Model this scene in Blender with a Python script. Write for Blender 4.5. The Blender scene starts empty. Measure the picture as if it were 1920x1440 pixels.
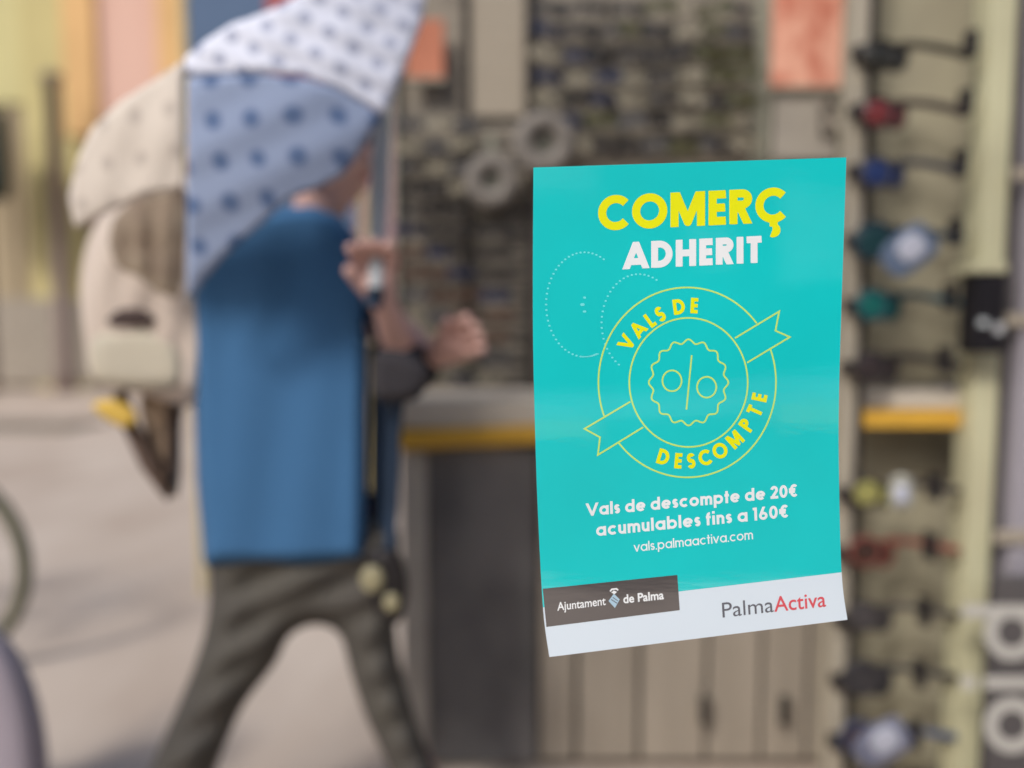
import bpy, bmesh, math, random
import numpy as np
from mathutils import Vector, Matrix

random.seed(7)
S = bpy.context.scene
COL = S.collection
R = math.radians

# ------------------------------------------------------------------ camera
CAM_Z, PITCH, F = 1.08, R(4.4), 1387.0          # metres, radians, focal length in photo pixels (1920 wide)
GLASS_Y = 0.5
cd = bpy.data.cameras.new('camera')
cd.sensor_width = 36.0
cd.lens = 36.0 * F / 1920.0
cd.clip_start, cd.clip_end = 0.01, 500
cd.dof.use_dof = True
cd.dof.focus_distance = 0.5
cd.dof.aperture_fstop = 1.45
cam = bpy.data.objects.new('camera', cd)
cam.location = (0, 0, CAM_Z)
cam.rotation_euler = (R(90) - PITCH, 0, 0)
COL.objects.link(cam)
S.camera = cam

# ------------------------------------------------------------------ sky, sun, exposure
SUN_EL, SUN_AZ = R(42), R(215)                   # azimuth clockwise from +Y: behind the camera, a little to the left
w = bpy.data.worlds.new('World'); S.world = w; w.use_nodes = True
nt = w.node_tree; nt.nodes.clear()
out = nt.nodes.new('ShaderNodeOutputWorld'); bg = nt.nodes.new('ShaderNodeBackground'); sky = nt.nodes.new('ShaderNodeTexSky')
sky.sky_type = 'NISHITA'; sky.sun_disc = False; sky.sun_elevation = SUN_EL; sky.sun_rotation = SUN_AZ
sky.air_density = 1.0; sky.dust_density = 2.5; sky.ozone_density = 1.0
bg.inputs[1].default_value = 0.085
nt.links.new(sky.outputs[0], bg.inputs[0]); nt.links.new(bg.outputs[0], out.inputs[0])
ld = bpy.data.lights.new('sun', 'SUN'); ld.energy = 1.5; ld.angle = R(12); ld.color = (1.0, 0.975, 0.945)
sun = bpy.data.objects.new('sun', ld); COL.objects.link(sun)
sd = Vector((math.sin(SUN_AZ) * math.cos(SUN_EL), math.cos(SUN_AZ) * math.cos(SUN_EL), math.sin(SUN_EL)))
sun.rotation_euler = sd.to_track_quat('Z', 'Y').to_euler()
sun.location = sd * 20
S.view_settings.view_transform = 'Standard'; S.view_settings.look = 'None'
S.view_settings.exposure = 0.78; S.view_settings.gamma = 1; S.view_settings.use_curve_mapping = False
S.render.engine = 'CYCLES'
S.cycles.use_denoising = True
S.cycles.max_bounces = 6; S.cycles.transparent_max_bounces = 8

# ------------------------------------------------------------------ helpers
def P(px, py, y):
    """the point at world depth y that the camera sees at photo pixel (px, py)"""
    rx, ru = (px - 960) / F, (720 - py) / F
    d = Vector((rx, math.cos(PITCH) + ru * math.sin(PITCH), -math.sin(PITCH) + ru * math.cos(PITCH)))
    return Vector((0, 0, CAM_Z)) + d * (y / d.y)

def lin(c):
    return tuple(((v / 255) / 12.92 if v / 255 <= 0.04045 else (((v / 255) + 0.055) / 1.055) ** 2.4) for v in c)

ALB = 0.95
def mat(name, c, rough=0.7, var=0.15, scale=8.0, spec=0.3, coat=0.0, metal=0.0, bump=0.0, c2=None, stretch=(1, 1, 1), sharp=0.0, detail=4.0):
    m = bpy.data.materials.new(name); m.use_nodes = True
    n, l = m.node_tree.nodes, m.node_tree.links
    b = n['Principled BSDF']
    a = tuple(min(0.85, v * ALB) for v in lin(c))
    d = tuple(min(0.85, v * ALB) for v in lin(c2)) if c2 else tuple(v * (1 - var) for v in a)
    e = a if c2 else tuple(min(0.88, v * (1 + var)) for v in a)
    tc = n.new('ShaderNodeTexCoord'); mp = n.new('ShaderNodeMapping'); mp.inputs['Scale'].default_value = stretch
    no = n.new('ShaderNodeTexNoise'); no.inputs['Scale'].default_value = scale; no.inputs['Detail'].default_value = detail
    rp = n.new('ShaderNodeValToRGB')
    rp.color_ramp.elements[0].position = 0.25 + sharp; rp.color_ramp.elements[1].position = 0.75 - sharp
    rp.color_ramp.elements[0].color = (*d, 1); rp.color_ramp.elements[1].color = (*e, 1)
    l.new(tc.outputs['Object'], mp.inputs[0]); l.new(mp.outputs[0], no.inputs['Vector']); l.new(no.outputs['Fac'], rp.inputs[0]); l.new(rp.outputs[0], b.inputs['Base Color'])
    b.inputs['Roughness'].default_value = rough; b.inputs['Specular IOR Level'].default_value = spec
    b.inputs['Coat Weight'].default_value = coat; b.inputs['Metallic'].default_value = metal
    if bump:
        bp = n.new('ShaderNodeBump'); bp.inputs['Strength'].default_value = bump; bp.inputs['Distance'].default_value = 0.004
        l.new(no.outputs['Fac'], bp.inputs['Height']); l.new(bp.outputs[0], b.inputs['Normal'])
    return m

def link(name, me, m, parent=None, smooth=False):
    o = bpy.data.objects.new(name, me); COL.objects.link(o)
    if m is not None:
        for k in (m if isinstance(m, (list, tuple)) else [m]): me.materials.append(k)
    if smooth: me.polygons.foreach_set('use_smooth', [True] * len(me.polygons))
    if parent: o.parent = parent
    return o

def from_bm(name, bm, m, parent=None, smooth=False):
    me = bpy.data.meshes.new(name); bm.to_mesh(me); bm.free()
    return link(name, me, m, parent, smooth)

def tag(o, label=None, cat=None, group=None, kind=None):
    if label: o['label'] = label
    if cat: o['category'] = cat
    if group: o['group'] = group
    if kind: o['kind'] = kind
    return o

def empty(name, loc, label, cat, group=None):
    o = bpy.data.objects.new(name, None); COL.objects.link(o); o.location = loc; o.empty_display_size = 0.05
    bpy.context.view_layer.update()
    return tag(o, label, cat, group)

def child(o, root):
    """parent a mesh built in world coordinates to root without moving it"""
    o.parent = root; o.matrix_parent_inverse = Matrix.Translation(-root.location)
    return o

def box_bm(lo, hi, bev=0.0, bm=None):
    bm = bm or bmesh.new()
    r = bmesh.ops.create_cube(bm, size=1.0)
    c = [(lo[i] + hi[i]) / 2 for i in range(3)]; s = [abs(hi[i] - lo[i]) for i in range(3)]
    for v in r['verts']:
        v.co = Vector((c[0] + v.co.x * s[0], c[1] + v.co.y * s[1], c[2] + v.co.z * s[2]))
    if bev:
        es = list({e for v in r['verts'] for e in v.link_edges})
        bmesh.ops.bevel(bm, geom=es, offset=bev, segments=2, affect='EDGES', profile=0.6)
    return bm

def pbox(name, x0, y0, x1, y1, Y, dep, m, parent=None, bev=0.003):
    """upright box whose front face fills the pixel rectangle at depth Y and that is dep metres deep"""
    a = P(x0, (y0 + y1) / 2, Y); b = P(x1, (y0 + y1) / 2, Y); t = P((x0 + x1) / 2, y0, Y).z; u = P((x0 + x1) / 2, y1, Y).z
    o = from_bm(name, box_bm((a.x, Y, u), (b.x, Y + dep, t), bev), m)
    if parent: child(o, parent)
    return o

def tube(bm, pts, rad, seg=8, closed=False, cap=True):
    pts = [Vector(p) for p in pts]; n = len(pts)
    rads = rad if isinstance(rad, (list, tuple)) else [rad] * n
    rings = []; up = Vector((0.13, 0.31, 0.94)).normalized()
    for i, p in enumerate(pts):
        q = pts[(i + 1) % n] if closed or i < n - 1 else p; r0 = pts[i - 1] if closed or i > 0 else p
        t = (q - r0).normalized(); s = t.cross(up)
        if s.length < 1e-4: s = t.cross(Vector((1, 0, 0)))
        s.normalize(); v = s.cross(t).normalized()
        rings.append([bm.verts.new(p + (s * math.cos(a) + v * math.sin(a)) * rads[i]) for a in [2 * math.pi * k / seg for k in range(seg)]])
    for i in range(n if closed else n - 1):
        A, B = rings[i], rings[(i + 1) % n]
        for k in range(seg): bm.faces.new((A[k], A[(k + 1) % seg], B[(k + 1) % seg], B[k]))
    if cap and not closed:
        bm.faces.new(rings[0]); bm.faces.new(rings[-1][::-1])
    return bm

def seg_d(X, Y, a, b):
    ax, ay = a; bx, by = b; dx, dy = bx - ax, by - ay; L = max(dx * dx + dy * dy, 1e-12)
    t = np.clip(((X - ax) * dx + (Y - ay) * dy) / L, 0, 1)
    return np.hypot(X - ax - t * dx, Y - ay - t * dy)

def poly_sdf(X, Y, pts):
    d = np.full(X.shape, 1e9); ins = np.zeros(X.shape, bool); n = len(pts)
    for i in range(n):
        a, b = pts[i], pts[(i + 1) % n]
        d = np.minimum(d, seg_d(X, Y, a, b))
        if a[1] != b[1]:
            c = (a[1] > Y) != (b[1] > Y)
            xi = (b[0] - a[0]) * (Y - a[1]) / (b[1] - a[1]) + a[0]
            ins ^= c & (X < xi)
    return np.where(ins, -d, d)

def march(D, xs, ys, runs=6):
    """faces (lists of 2-D points) of the area where D < 0; D is sampled on the grid ys x xs"""
    faces = []; H, W = D.shape; neg = D < 0
    full = neg[:-1, :-1] & neg[1:, :-1] & neg[:-1, 1:] & neg[1:, 1:]
    anyn = neg[:-1, :-1] | neg[1:, :-1] | neg[:-1, 1:] | neg[1:, 1:]
    for j in range(H - 1):
        if not anyn[j].any(): continue
        i = 0
        while i < W - 1:
            if full[j, i]:
                k = i
                while k < W - 1 and full[j, k] and k - i < runs: k += 1
                faces.append([(xs[i], ys[j]), (xs[k], ys[j]), (xs[k], ys[j + 1]), (xs[i], ys[j + 1])]); i = k; continue
            if anyn[j, i]:
                cs = [(xs[i], ys[j], D[j, i]), (xs[i + 1], ys[j], D[j, i + 1]), (xs[i + 1], ys[j + 1], D[j + 1, i + 1]), (xs[i], ys[j + 1], D[j + 1, i])]
                f = []
                for k in range(4):
                    a, b = cs[k], cs[(k + 1) % 4]
                    if a[2] < 0: f.append((a[0], a[1]))
                    if (a[2] < 0) != (b[2] < 0):
                        t = a[2] / (a[2] - b[2]); f.append((a[0] + (b[0] - a[0]) * t, a[1] + (b[1] - a[1]) * t))
                if len(f) >= 3: faces.append(f)
            i += 1
    return faces

def smooth_pts(pts, k=4):
    """closed Catmull-Rom through the outline"""
    n = len(pts); o = []
    for i in range(n):
        p0, p1, p2, p3 = (np.array(pts[(i + j) % n], float) for j in (-1, 0, 1, 2))
        for s in range(k):
            t = s / k
            o.append(tuple(0.5 * ((2 * p1) + (-p0 + p2) * t + (2 * p0 - 5 * p1 + 4 * p2 - p3) * t * t + (-p0 + 3 * p1 - 3 * p2 + p3) * t ** 3)))
    return o

def inflate(name, outline, Y, T, rim, m, step=9, parent=None, smooth=True, folds=0.0, fdir=(1, 0), fw=60.0, curve=True, bulge=None):
    """a solid with the given outline (photo pixels, placed at depth Y), up to T metres thick each way, rounded over rim pixels at its edge"""
    pts = smooth_pts(outline) if curve else outline
    x0 = min(p[0] for p in pts) - step; x1 = max(p[0] for p in pts) + step; y0 = min(p[1] for p in pts) - step; y1 = max(p[1] for p in pts) + step
    xs = np.arange(x0, x1 + step, step, dtype=float); ys = np.arange(y0, y1 + step, step, dtype=float)
    X, Yg = np.meshgrid(xs, ys)
    D = poly_sdf(X, Yg, pts)
    faces = march(D, xs, ys, 1)
    bm = bmesh.new(); cache = {}
    def vert(p, side):
        kx, ky = round(p[0], 2), round(p[1], 2)
        q = np.array([[p[0]]]), np.array([[p[1]]])
        if (kx, ky) not in cache:
            d = -float(poly_sdf(q[0], q[1], pts)[0, 0])
            u = min(max(d, 0) / rim, 1.0); t = T * math.sqrt(max(0, 1 - (1 - u) ** 2))
            if d < 0.35: t = 0
            fo = folds * u * (math.sin((p[0] * fdir[0] + p[1] * fdir[1]) / fw * 6.28) + 0.5 * math.sin((p[0] * fdir[1] - p[1] * fdir[0]) / fw * 2.9 + 1.3 * math.sin(p[1] / fw)))
            b = 0; Yl = Y - (bulge(p[0], p[1]) if bulge else 0)
            if t == 0: v = bm.verts.new(P(p[0], p[1], Yl)); cache[kx, ky] = (v, v)
            else: cache[kx, ky] = (bm.verts.new(P(p[0], p[1], Yl - t - fo)), bm.verts.new(P(p[0], p[1], Yl + t)))
        return cache[kx, ky][side]
    for f in faces:
        for side in (0, 1):
            vs = []
            for p in f:
                v = vert(p, side)
                if v not in vs: vs.append(v)
            if len(vs) >= 3:
                if side: vs = vs[::-1]
                try: bm.faces.new(vs)
                except ValueError: pass
    bmesh.ops.recalc_face_normals(bm, faces=bm.faces)
    o = from_bm(name, bm, m, None, smooth)
    if parent: child(o, parent)
    return o

# ------------------------------------------------------------------ ground and street
def sheet(name, pts, z, m, kind='structure'):
    me = bpy.data.meshes.new(name); me.from_pydata([(x, y, z) for x, y in pts], [], [list(range(len(pts)))])
    return tag(link(name, me, m), kind=kind)

m_pave = mat('pavement_stone', (204, 190, 175), 0.85, 0.2, 1.7, 0.2, bump=0.1, c2=(172, 154, 138), stretch=(1, .6, 1), detail=8.0)
sheet('ground', [(-200, -200), (200, -200), (200, 200), (-200, 200)], 0, m_pave)
m_asph = mat('asphalt', (72, 70, 70), 0.9, 0.3, 3.0, 0.2, c2=(54, 54, 56))
# the street seen from the shop door side, behind the photographer
road = sheet('road', [(-30, -6.49), (30, -6.49), (30, -2.2), (-30, -2.2)], 0.004, m_asph)
m_kerb = mat('kerb_stone', (228, 226, 220), 0.8, 0.15, 6)
m_yel = mat('yellow_paint', (250, 206, 60), 0.6, 0.12, 20)
k = from_bm('kerb', box_bm((-30, -6.95, 0.0), (30, -6.5, 0.14), 0.01), m_kerb); tag(k, kind='structure')
m_fp = mat('far_pavement_stone', (232, 230, 226), .8, .05, 3)
sheet('pavement', [(-30, -10.9), (30, -10.9), (30, -6.96), (-30, -6.96)], 0.1, m_fp)
for lx0, lx1 in ((-9, 0.74), (2.7, 14)):
    sheet('road_marking', [(lx0, -6.48), (lx1, -6.48), (lx1, -5.75), (lx0, -5.75)], 0.008, m_yel)
m_farwall = mat('opposite_wall', (90, 86, 80), 0.9, 0.3, 1.5, c2=(60, 57, 52))
ow = from_bm('opposite_building', box_bm((-30, -14, 0), (30, -11.0, 5.5)), m_farwall)
tag(ow, 'low stone building across the street behind the photographer', 'building')
for i in range(9):
    x = -9 + i * 2.3
    f = from_bm('window', box_bm((x, -11.0, 1.2), (x + 1.0, -10.94, 2.7), 0.01), mat('shutter', (60, 80, 74), 0.6), ow)
m_reflector = mat('pale_reflector', (226, 224, 214), 0.8, 0.3, 3, c2=(120, 118, 110), stretch=(1, 1, 5), sharp=.1)  # added pale panels, out of view, that reflect faint patches into the sticker
for bx0, bx1, bz0, bz1 in ((4.1, 5.7, 2.0, 3.5), (0.2, 1.4, 2.9, 3.8), (2.6, 3.3, 2.4, 2.9), (-3.5, -2.0, 2.0, 3.2)):
    aw = from_bm('reflector_panel', box_bm((bx0, -10.93, bz0), (bx1, -10.6, bz1), 0.03), m_reflector, ow)

# far left: gutter line and the building beyond
m_gut = mat('gutter', (128, 118, 104), 0.9)
tag(from_bm('gutter', box_bm((-9.5, 7.6, 0.0), (-4.6, 8.3, 0.03), 0.005), m_gut), kind='structure')
Yb = 13.0
fb = empty('building', (P(150, 700, Yb).x, Yb, 0), 'ochre and pink building far off at the left behind the backpack', 'building')
m_och = mat('ochre_render', (196, 182, 128), 0.9, 0.12, 0.6)
m_ylw = mat('yellow_render', (200, 190, 138), 0.9, 0.1, 0.8)
m_pink = mat('pink_render', (222, 186, 170), 0.9, 0.1, 0.7, c2=(208, 162, 142), stretch=(3, 1, 0.3))
m_oran = mat('orange_render', (216, 174, 120), 0.9, 0.1, 0.7)
m_base = mat('stone_base', (176, 160, 132), 0.9, 0.15, 1.0, c2=(150, 134, 108), stretch=(3, 1, .4))
m_brn = mat('brown_wood', (122, 100, 84), 0.8, 0.1, 4)
m_grn = mat('dark_green_paint', (28, 46, 40), 0.6)
def fpart(name, x0, y0, x1, y1, dy, m):
    a = P(x0, y1, Yb); b = P(x1, y0, Yb); z0 = max(0.0, a.z)
    o = from_bm(name, box_bm((a.x, Yb - dy, z0), (b.x, Yb + 0.5, b.z), 0.02), m); child(o, fb); return o
fpart('wall', -260, -330, 760, 900, 0.0, m_base)
fpart('pillar', 88, -330, 132, 900, 0.14, m_och)
fpart('render_panel', -140, -300, 58, 196, 0.06, m_ylw)
fpart('render_panel', 60, -300, 86, 300, 0.10, m_och)
fpart('pillar', 136, -330, 172, 260, 0.20, m_oran)
fpart('shutter', 178, -300, 262, 420, 0.10, m_pink)
fpart('shutter', 266, -300, 312, 420, 0.13, m_pink)
fpart('pillar', 316, -330, 342, 420, 0.2, m_oran)
fpart('door', 0, 200, 24, 700, 0.05, m_base)
fpart('render_panel', 440, -300, 860, 700, 0.08, mat('mauve_render', (150, 120, 122), 0.9, .2, .8))
fpart('window', -12, 215, 12, 370, 0.12, m_grn)
fpart('plinth', -260, 560, 760, 720, 0.16, mat('plinth', (158, 148, 134), .9))

# blue banner hanging behind the person
m_slate = mat('slate_cloth', (92, 112, 140), 0.8, 0.08, 5)
bn = empty('banner', P(430, -100, 2.9), 'slate blue hanging banner behind the top of the white umbrella', 'banner')
child(from_bm('cloth', box_bm((P(350, 0, 2.9).x, 2.9, 1.25), (P(660, 0, 2.9).x, 2.915, 3.0), 0.003), m_slate), bn)
child(from_bm('stripe', box_bm((P(500, 0, 2.9).x, 2.893, 1.9), (P(600, 0, 2.9).x, 2.899, 3.0), 0.001), mat('red_print', (168, 92, 92), .8)), bn)
child(from_bm('rail', tube(bmesh.new(), [(P(335, 0, 2.9).x, 2.91, 3.0), (P(675, 0, 2.9).x, 2.91, 3.0)], 0.015), m_brn), bn)
for px in (337, 673):
    child(from_bm('pole', tube(bmesh.new(), [(P(px, 0, 2.9).x, 2.935, 0.0), (P(px, 0, 2.9).x, 2.935, 3.02)], 0.014), mat('banner_pole', (196, 180, 130), .5)), bn)

# dark post at the left
YPo = 12.2
pst = empty('post', (P(113, 700, YPo).x, YPo, 0), 'dark brown post before the ochre building at the left', 'post')
x = P(113, 500, YPo).x
m_post = mat('post_metal', (122, 104, 94), 0.5, 0.1, 6)
zt_ = P(118, 150, YPo).z
child(from_bm('pole', tube(bmesh.new(), [(x, YPo, 0.0), (x, YPo, zt_)], [0.13, 0.11], 14), m_post, None, True), pst)
child(from_bm('cap', tube(bmesh.new(), [(x, YPo, zt_), (x, YPo, zt_ + .08), (x, YPo, zt_ + .14)], [0.15, 0.15, 0.04], 14), m_post, None, True), pst)
child(from_bm('base', tube(bmesh.new(), [(x, YPo, 0.0), (x, YPo, 0.25)], 0.18, 14), m_post), pst)
# green bin/sign at far left edge
gb = empty('letter_box', (P(-20, 300, 11.8).x, 11.8, 0), 'dark green round topped letter box cut by the left edge', 'letter box')
child(inflate('body', [(-90, 235), (-60, 195), (-20, 190), (6, 225), (14, 300), (8, 372), (-90, 372)], 11.8, 0.4, 30, m_grn, 12), gb)
xx = P(-40, 300, 11.85).x
child(from_bm('pole', tube(bmesh.new(), [(xx, 11.85, 0), (xx, 11.85, P(0, 350, 11.8).z)], 0.1), m_post), gb)

# bicycle at the left edge: wheel arc at (0..62, 1000..1220)
bk = empty('bicycle', (P(-60, 1100, 2.2).x, 2.25, 0), 'bicycle at the left edge with only its front wheel in view', 'bicycle')
m_tyre = mat('tyre', (104, 102, 82), 0.8, 0.1, 10); m_rim = mat('rim_metal', (150, 148, 140), 0.3, 0.05, metal=0.8); m_lilac = mat('lilac_plastic', (160, 150, 158), 0.5, 0.08, 4)
wc = Vector((P(-138, 1165, 2.25).x, 2.25, 0.34)); wr = 0.335
def ring_pts(c, r, n=48, ax='x'): return [c + Vector((math.cos(2 * math.pi * k / n) * r, 0, math.sin(2 * math.pi * k / n) * r)) for k in range(n)]
wh = child(from_bm('wheel', tube(bmesh.new(), ring_pts(wc, wr - 0.028, 48), 0.009, 8, True), m_rim, None, True), bk)
ty = from_bm('tyre', tube(bmesh.new(), ring_pts(wc, wr - 0.018, 48), 0.022, 10, True), m_tyre, None, True); ty.parent = wh
hb = from_bm('hub', tube(bmesh.new(), [wc + Vector((0, -0.04, 0)), wc + Vector((0, 0.04, 0))], 0.02, 12), m_rim); hb.parent = wh
sbm = bmesh.new()
for kx in range(20):
    a = 2 * math.pi * kx / 20
    tube(sbm, [wc + Vector((0, 0.02 * (-1) ** kx, 0)), wc + Vector((math.cos(a), 0, math.sin(a))) * (wr - 0.03)], 0.0012, 4)
sp = from_bm('spokes', sbm, m_rim); sp.parent = wh
w2 = wc + Vector((-1.0, 0, 0))
wh2 = child(from_bm('wheel', tube(bmesh.new(), ring_pts(w2, wr - 0.028, 48), 0.009, 8, True), m_rim, None, True), bk)
ty2 = from_bm('tyre', tube(bmesh.new(), ring_pts(w2, wr - 0.018, 48), 0.022, 10, True), m_tyre, None, True); ty2.parent = wh2
fbm = bmesh.new()
hd = wc + Vector((-0.28, 0, 0.5)); st = w2 + Vector((0.3, 0, 0.5)); bb = w2 + Vector((0.45, 0, -0.05))
for a, b in ((wc, hd), (hd, st), (hd, bb), (st, bb), (st, w2), (bb, w2)): tube(fbm, [a, b], 0.016, 8)
child(from_bm('frame', fbm, m_lilac), bk)
child(from_bm('saddle', box_bm(st + Vector((-0.12, -0.06, 0.06)), st + Vector((0.12, 0.06, 0.11)), 0.02), m_tyre), bk)
child(from_bm('handlebar', tube(bmesh.new(), [hd + Vector((0, -0.28, 0.16)), hd + Vector((0.02, 0, 0.14)), hd + Vector((0, 0.28, 0.16))], 0.012), m_rim), bk)
child(from_bm('stem', tube(bmesh.new(), [hd, hd + Vector((0.02, 0, 0.14))], 0.013), m_rim), bk)

# lilac rounded scooter fender in the bottom left corner
sc = empty('scooter', (P(-60, 1500, 1.45).x, 1.45, 0), 'lilac grey scooter whose rounded mudguard fills the bottom left corner', 'scooter')
inflate('mudguard', [(-170, 1300), (-110, 1200), (-40, 1168), (10, 1190), (55, 1260), (84, 1360), (90, 1480), (60, 1590), (-170, 1600)], 1.45, 0.075, 80, m_lilac, 11, sc)
swc = Vector((P(-60, 1500, 1.45).x, 1.45, 0.13))
swh = child(from_bm('wheel', tube(bmesh.new(), ring_pts(swc, 0.085, 32), 0.044, 12, True), m_tyre, None, True), sc)
sr = from_bm('rim', tube(bmesh.new(), [swc + Vector((0, -0.02, 0)), swc + Vector((0, 0.02, 0))], 0.055, 20), m_rim); sr.parent = swh
child(from_bm('deck', box_bm(swc + Vector((-0.75, -0.09, 0.05)), swc + Vector((-0.1, 0.09, 0.1)), 0.02), m_lilac), sc)
child(from_bm('handlebar_column', tube(bmesh.new(), [swc + Vector((-0.12, 0, 0.08)), swc + Vector((-0.24, 0, 0.72))], 0.022, 10), m_tyre), sc)

# ------------------------------------------------------------------ counter and display wall
YC = 1.73; YW = 1.97
m_stone = mat('pale_counter', (206, 196, 178), 0.7, 0.08, 5, c2=(188, 176, 160), stretch=(1, 1, 3))
m_dark = mat('dark_counter_panel', (136, 131, 126), 0.8, 0.2, 4.5, c2=(84, 82, 81), stretch=(1, 1, 0.7))
m_darkB = mat('dark_gap', (48, 44, 40), 0.8)
m_door = mat('cabinet_door', (160, 149, 134), 0.7, 0.06, 4, c2=(144, 134, 120), stretch=(4, 1, 0.5))
m_kerbline = mat('kerb_reflection_yellow', (222, 172, 62), 0.6, 0.1, 6, c2=(196, 150, 60))
def zc(py): return P(960, py, YC).z
xl, xr = P(736, 800, YC).x, P(2050, 800, YC).x
m_shade = mat('cabinet_carcass', (86, 78, 70), 0.8)
ct = empty('counter', ((xl + xr) / 2, YC, 0), 'long display counter with a pale top, yellow reflected kerb line and dark end panel', 'counter')
child(from_bm('carcass', box_bm((xl + 0.04, YC + 0.03, 0.0), (xr, YW - 0.02, zc(830)), 0.002), m_shade), ct)
child(from_bm('countertop', box_bm((xl, YC - 0.02, zc(802)), (xr, YW - 0.005, zc(748)), 0.006), m_stone), ct)
# yellow strip: the street's reflected kerb line built solid, slightly higher at the right
bm = bmesh.new()
zl0, zl1, zr0, zr1 = zc(840), zc(806), zc(806), zc(770)
box_bm((xl + 0.01, YC - 0.035, zl0), (xr, YC + 0.02, zl1), 0.0, bm)
for v in bm.verts:
    t = (v.co.x - xl) / (P(1600, 800, YC).x - xl); v.co.z += (zc(785) - zc(824)) * t
bmesh.ops.bevel(bm, geom=bm.edges[:], offset=0.003, segments=1, affect='EDGES')
child(from_bm('edge_strip', bm, m_kerbline), ct)
child(from_bm('end_trim', box_bm((P(742, 0, YC).x, YC - 0.01, 0.0), (P(792, 0, YC).x, YC + 0.03, zc(846)), 0.004), mat('pale_trim', (178, 170, 158), .7)), ct)
child(from_bm('front_panel', box_bm((P(793, 0, YC).x, YC, 0.02), (P(1008, 0, YC).x, YC + 0.025, zc(838)), 0.003), m_dark), ct)
xs_ = [1012, 1090, 1216, 1352, 1462, 1556, 1680, 1800, 1920, 2040]
for i in range(len(xs_) - 1):
    d = child(from_bm('door', box_bm((P(xs_[i] + 5, 0, YC).x, YC - 0.004, 0.03), (P(xs_[i + 1] - 5, 0, YC).x, YC + 0.02, zc(842)), 0.004), m_door), ct)
    if xs_[i] in (1216, 1462):
        hx = P(xs_[i + 1] - 10, 0, YC).x if xs_[i] == 1216 else P(1500, 0, YC).x
        hh = from_bm('handle', tube(bmesh.new(), [(hx, YC - 0.03, zc(1345)), (hx, YC - 0.03, zc(1295))], 0.011), m_darkB)
        hh.parent = d

m_wall = mat('display_wall_panel', (160, 150, 134), 0.8, 0.15, 14, c2=(118, 110, 100), stretch=(1, 1, 2.5))
dw = empty('display_wall', (P(1200, 700, YW).x, YW, zc(748)), 'tall grey beige sunglasses display wall above the counter', 'display wall')
zt = 2.6
child(from_bm('back_panel', box_bm((P(742, 0, YW).x, YW, zc(745)), (P(2050, 0, YW).x, YW + 0.05, zt), 0.003), m_wall), dw)
m_upr = mat('upright', (146, 144, 128), 0.6, .1, 6); m_tan = mat('tan_panel', (172, 160, 142), 0.8, .08, 30, c2=(158, 147, 130), stretch=(.2, 1, 5))
for x0, x1, mm, dp in ((1412, 1442, m_upr, .03), (868, 880, m_darkB, .02), (990, 1004, m_darkB, .02), (736, 745, m_upr, .03)):
    child(from_bm('upright', box_bm((P(x0, 0, YW).x, YW - dp, zc(745)), (P(x1, 0, YW).x, YW - 0.001, zt), 0.003), mm), dw)
# rods that carry the glasses
rows_l = [232 + 40 * i_ for i_ in range(13)]
rows_t = [14 + 43 * i_ for i_ in range(7)]
for py in rows_l:
    a, b = P(745, py + 8, YW), P(990, py + 8, YW)
    child(from_bm('rod', tube(bmesh.new(), [(a.x, YW - 0.03, a.z), (b.x, YW - 0.03, b.z)], 0.004, 6), m_darkB), dw)
for py in rows_t:
    a, b = P(1004, py + 8, YW), P(1412, py + 8, YW)
    child(from_bm('rod', tube(bmesh.new(), [(a.x, YW - 0.03, a.z), (b.x, YW - 0.03, b.z)], 0.004, 6), m_darkB), dw)

def poster(x0, y0, x1, y1, Y, m, label, bev=0.001, mf=None):
    o = empty('poster', P((x0 + x1) / 2, y1, Y), label, 'poster')
    pbox('print', x0, y0, x1, y1, Y, 0.008, m, o, bev)
    if mf:
        a = P(x0 - 5, y1 + 5, Y); b = P(x1 + 5, y1 + 5, Y)
        child(from_bm('holder', tube(bmesh.new(), [(a.x, Y, a.z), (b.x, Y, b.z)], 0.007, 6), mf), o)
    return o
m_salm = mat('salmon_print', (238, 178, 152), 0.6, 0.1, 16, c2=(196, 108, 84), stretch=(1.5, 1, .8), sharp=0.12)
poster(1450, -150, 1622, 162, YW - 0.07, m_salm, 'salmon pink poster above the sticker beside the cream post', mf=m_upr)
poster(762, 36, 832, 146, YW - 0.05, mat('orange_print', (200, 128, 98), .6, .1, 12, c2=(168, 98, 72)), 'small orange poster beside the white umbrella rim', mf=m_upr)
poster(884, -150, 984, 218, YW - 0.012, m_tan, 'tall beige ribbed poster between the dark glasses rows')
m_leaf = mat('leafy_print', (160, 150, 136), 0.8, 0.1, 45, c2=(74, 68, 60), sharp=0.18)
poster(1450, 172, 1570, 300, YW - 0.06, mat('grey_print', (162, 154, 142), .8, .15, 14), 'grey beige printed card just over the top edge of the sticker')
poster(1540, 178, 1600, 250, YW - 0.075, m_leaf, 'card with a dark leafy print right of the grey beige card')

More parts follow.
